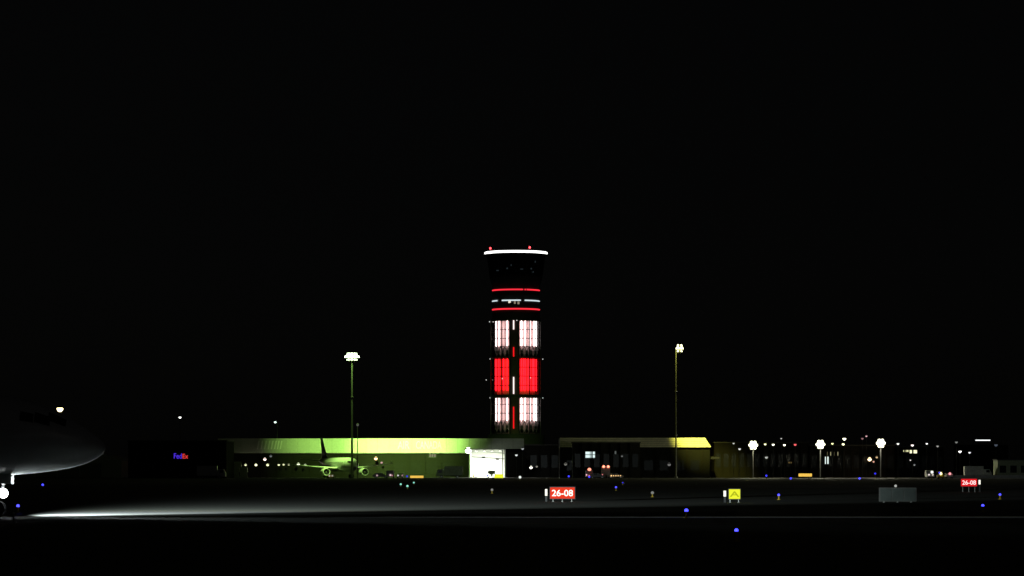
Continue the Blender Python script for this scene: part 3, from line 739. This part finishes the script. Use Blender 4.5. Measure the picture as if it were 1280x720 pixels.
vehicle(488, 900, away, 'van with pinkish tail lights in front of the cargo hall middle', 'van', 'van', [(-2.62, -.1, .9, .26, (1, .75, .75), .8, 'tail_light'), (-2.62, -.6, .8, .18, (1, .4, .45), .5, 'tail_light')])
vehicle(500.5, 900, toC, 'car with a small white headlight in front of the cargo hall', 'car', 'car', [(2.2, -.6, .8, .2, (1, 1, .95), .9, 'headlight'), (2.2, .6, .8, .2, (1, .6, .6), .5, 'headlight')])
vehicle(264.5, 850, toR, 'pale box truck parked beside the dark depot', 'truck', 'truck')
vehicle(1162, 900, toC, 'van with pinkish headlights in front of the small hall', 'van', 'van', [(2.65, -.5, 1.0, .25, (1, .88, .85), .9, 'headlight'), (2.65, .5, 1.0, .25, (1, .88, .8), .8, 'headlight')])
vehicle(1175, 890, toC, 'yellow tug with an amber lamp left of the pale barrier', 'tug', 'tug', [(1.5, 0, 1.3, .42, (1, .9, .35), 2.2, 'headlight')])
vehicle(1186, 890, away, 'car with a red and white tail light beside the yellow tug', 'car', 'car', [(-2.2, 0, 1.3, .34, (1, .35, .38), 1.5, 'tail_light')])
vehicle(1222, 905, toR, 'long box truck standing behind the pale barrier at far right', 'truck', 'truck')
vehicle(562, 915, R(180), 'box truck standing left of the lit bay', 'truck', 'truck')
# cargo containers lit by the first dock lamps
def container(px, py0, d, label, w=2.4, h=1.6):
    t = thing('cargo_container', (X(px, d), d, Z(py0, d)), label, 'container', 'cargo containers by the dock')
    MB().quadbox([(-w / 2, 0, 0), (w / 2, 0, 0), (w / 2, 1.5, 0), (-w / 2, 1.5, 0), (-w / 2, 0, h), (w / 2 - .3, 0, h), (w / 2 - .3, 1.5, h), (-w / 2, 1.5, h)]).build('shell', mat('container_metal', (.5, .52, .46), .5, .3), t)
    MB().box((-w / 2 + .1, -.05, .1), (w / 2 - .45, -.01, h - .1)).build('curtain', mat('container_curtain', (.42, .44, .36), .8), t)
d_ = 978; zr = lambda z: HZ - (z - CAMZ) * F / d_
for i, (px, z0, lab) in enumerate(((294, 0.005, 'bottom left cargo container below the fascia at left'), (304.6, .005, 'bottom right cargo container below the fascia at left'), (295, 1.61, 'second cargo container up, left stack'), (304.8, 1.61, 'second cargo container up, right stack'), (297, 3.22, 'topmost cargo container of the left stack'))):
    container(px, zr(z0), d_, lab)

# ------------------------------------------------------------------ airfield signs
def sign(px, py, d, w, h, label, face, body=None, letc=None, dark=False, side_light=0):
    zc = Z(py, d); z0 = max(.12, zc - h / 2)
    t = thing('airfield_sign', (X(px, d), d, 0), label, 'sign')
    MB().box((-w / 2 - .05, -.14, z0 - .05), (w / 2 + .05, .14, z0 + h + .05)).build('housing', M_grey if dark else M_dark, t)
    nl = 3 if w > 1.4 else 2
    for i in range(nl):
        x = -w * .38 + w * .76 * i / (nl - 1)
        l_ = MB().tube((x, 0, 0), (x, 0, z0 - .05), .035, n=8).build('leg', M_steel, t)
        MB().tube((x, 0, 0), (x, 0, .03), .09, n=10).build('base_flange', M_steel, l_)
    if dark:
        for i in range(3):
            a = -w / 2 + w * i / 3 + .03
            MB().box((a, -.17, z0), (a + w / 3 - .06, -.143, z0 + h)).build('back_panel', mat('sign_back', (.10, .12, .115), .7), t)
    else:
        f_ = MB().box((-w / 2, -.17, z0), (w / 2, -.143, z0 + h)).build('face', face, t)
        if body:
            text(body, h * .58, w * .86, .01, letc, f_, (0, -.18, z0 + h / 2))
    if side_light:
        x = side_light * (w / 2 + .28)
        b_ = MB().box((x - .07, -.12, 0), (x + .07, .12, z0 + h * .25)).build('power_box', M_dark, t)
        MB().box((x - .08, -.15, z0 + h * .25), (x + .08, .1, z0 + h * .85)).build('end_lamp', glow('end_lamp', (1, 1, .86), 1.3), b_)
    return t
f_red = glow('sign_face_red', (1, .055, .02), .85, True); l_wh = glow('sign_letter_white', (1, .9, .8), 1.7)
f_red2 = glow('sign_face_red_dim', (.85, .012, .02), .8, True); l_wh2 = glow('sign_letter_white_dim', (1, .75, .75), 1.3)
f_yel = glow('sign_face_yellow', (.95, 1, .04), .95, True); l_blk = mat('black_letter', (.02, .02, .01), .6)
f_yo = glow('sign_face_amber', (1, .62, .10), .9)
sign(703, 616.2, 228, 1.72, .78, 'large glowing red runway sign with white characters in the middle foreground', f_red, '26-08', l_wh, side_light=-1)
sign(1211, 603.2, 330, 1.62, .76, 'smaller red runway sign with white characters at far right', f_red2, '26-08', l_wh2, side_light=1)
sign(918, 617.6, 222, .76, .66, 'nearest yellow taxiway sign, right of the large red sign', f_yel, 'A', glow('faint_letter', (.62, .68, .02), .7), side_light=-1)
sign(623.5, 595.2, 760, 2.1, .85, 'far yellow taxiway sign below the tower', f_yel, None, None, side_light=-1)
sign(521, 596, 780, 3.2, .55, 'far amber taxiway sign left of the tower', f_yo)
sign(1006.5, 593.8, 800, 3.3, .75, 'far amber taxiway sign below the middle bright floodlight', f_yo)
sign(1122, 620.2, 222, 2.45, .85, 'dark airfield sign seen from behind at right, its back pale grey', None, dark=True)

# ------------------------------------------------------------------ airfield ground lights
def ground_light(px, py, d, label, col, st, r, name='taxiway_light', cat='taxiway light', group='blue taxiway edge lights'):
    zc = max(.10, Z(py, d))
    t = thing(name, (X(px, d), d, 0), label, cat, group)
    MB().lathe([(.14, .0), (.14, .03), (.05, .04), (.045, zc - r * .9), (.09, zc - r * .85), (.09, zc - r * .5)], 10).build('stem', M_ymark, t, True)
    MB().sphere((0, 0, zc), r, 12, 8).build('globe', glow('gl_%s' % label[:60], col, st), t, True)
    return t
def dist(py, z=.35): return F * (CAMZ - z) / (py - HZ)
BL = (.05, .05, 1)
for px, py, lab, s, r in (
        (858, 638.2, 'largest blue taxiway light, right of the large red sign', 4, .088),
        (920.5, 663, 'nearest blue taxiway light, lowest in the picture', 4, .06),
        (22.5, 632.5, 'blue taxiway light at far left beside the airliner nose wheel', 4, .085),
        (1228.5, 632, 'blue taxiway light at lower right', 3.5, .075),
        (1250, 618.3, 'blue taxiway light at far right behind another', 3.5, .09),
        (973.5, 618.7, 'blue taxiway light right of the near yellow sign', 3.5, .09),
        (770, 609.2, 'blue taxiway light right of the large red sign, farther back', 3, .11),
        (778.5, 603.5, 'faint blue taxiway light behind another near the picture middle', .8, .11),
        (53.5, 606, 'pale blue taxiway light at far left, farther back', 3, .14)):
    ground_light(px, py, dist(py), lab, BL, s, r)
for px, py, lab, s in (
        (508.8, 595.3, 'far dim blue taxiway light just left of the far amber sign', .6),
        (609.5, 594.7, 'far blue taxiway light left of the far yellow sign', 1.1),
        (711, 595.5, 'far blue taxiway light left of the bright four-pane window', 1.1),
        (736.5, 596, 'far blue taxiway light below the bright four-pane window', 1.2),
        (958, 594.6, 'far blue taxiway light left of the far right amber sign', 1.1),
        (988.5, 598, 'far blue taxiway light below left of the far right amber sign', 1.6),
        (1074.5, 598, 'far blue taxiway light below right of the far right amber sign', 1.8),
        (1094, 592, 'far dim blue taxiway light below the rightmost floodlight', .7),
        (1174.5, 590.2, 'far blue taxiway light below the yellow tug', 1.6)):
    dd = min(760, dist(py, .4)); ground_light(px, max(py, HZ + 3), dd, lab, BL, s * 1.5, .22)
for px, py, lab in ((501, 605.3, 'left green ground light below the far amber sign'), (509.3, 607.6, 'lower green ground light below the far amber sign'), (517.3, 603.3, 'right green ground light below the far amber sign')):
    ground_light(px, py, dist(py), lab, (.35, 1, .75), 1.0, .13, 'centreline_light', 'ground light', 'green ground lights')
for px, py, lab, s, r in ((650, 596.5, 'small white ground light right of the far yellow sign', .9, .3), (615, 612.3, 'faint white ground light left of the large red sign', .25, .12), (815.5, 616, 'faint grey ground light left of the near yellow sign', .2, .13),
                          (1119.5, 607.4, 'dim white ground light above the dark back-facing sign', .45, .16), (1165, 588.6, 'small green-white ground light left of the far blue one at right', 1.4, .3)):
    dd = min(700, dist(max(py, HZ + 2), .35)); ground_light(px, max(py, HZ + 2.2), dd, lab, (.95, 1, .92), s, r, 'runway_light', 'ground light', 'white ground lights')
st_ = thing('marker_stake', (X(21.5, 140), 139, 0), 'white marker stake below the far left blue light', 'marker')
MB().tube((0, 0, 0), (0, 0, .34), .035, n=8).build('stake', M_steel, st_)
MB().sphere((0, 0, .36), .055, 8, 5).build('reflector', mat('white_reflector', (.8, .8, .8), .3), st_, True)
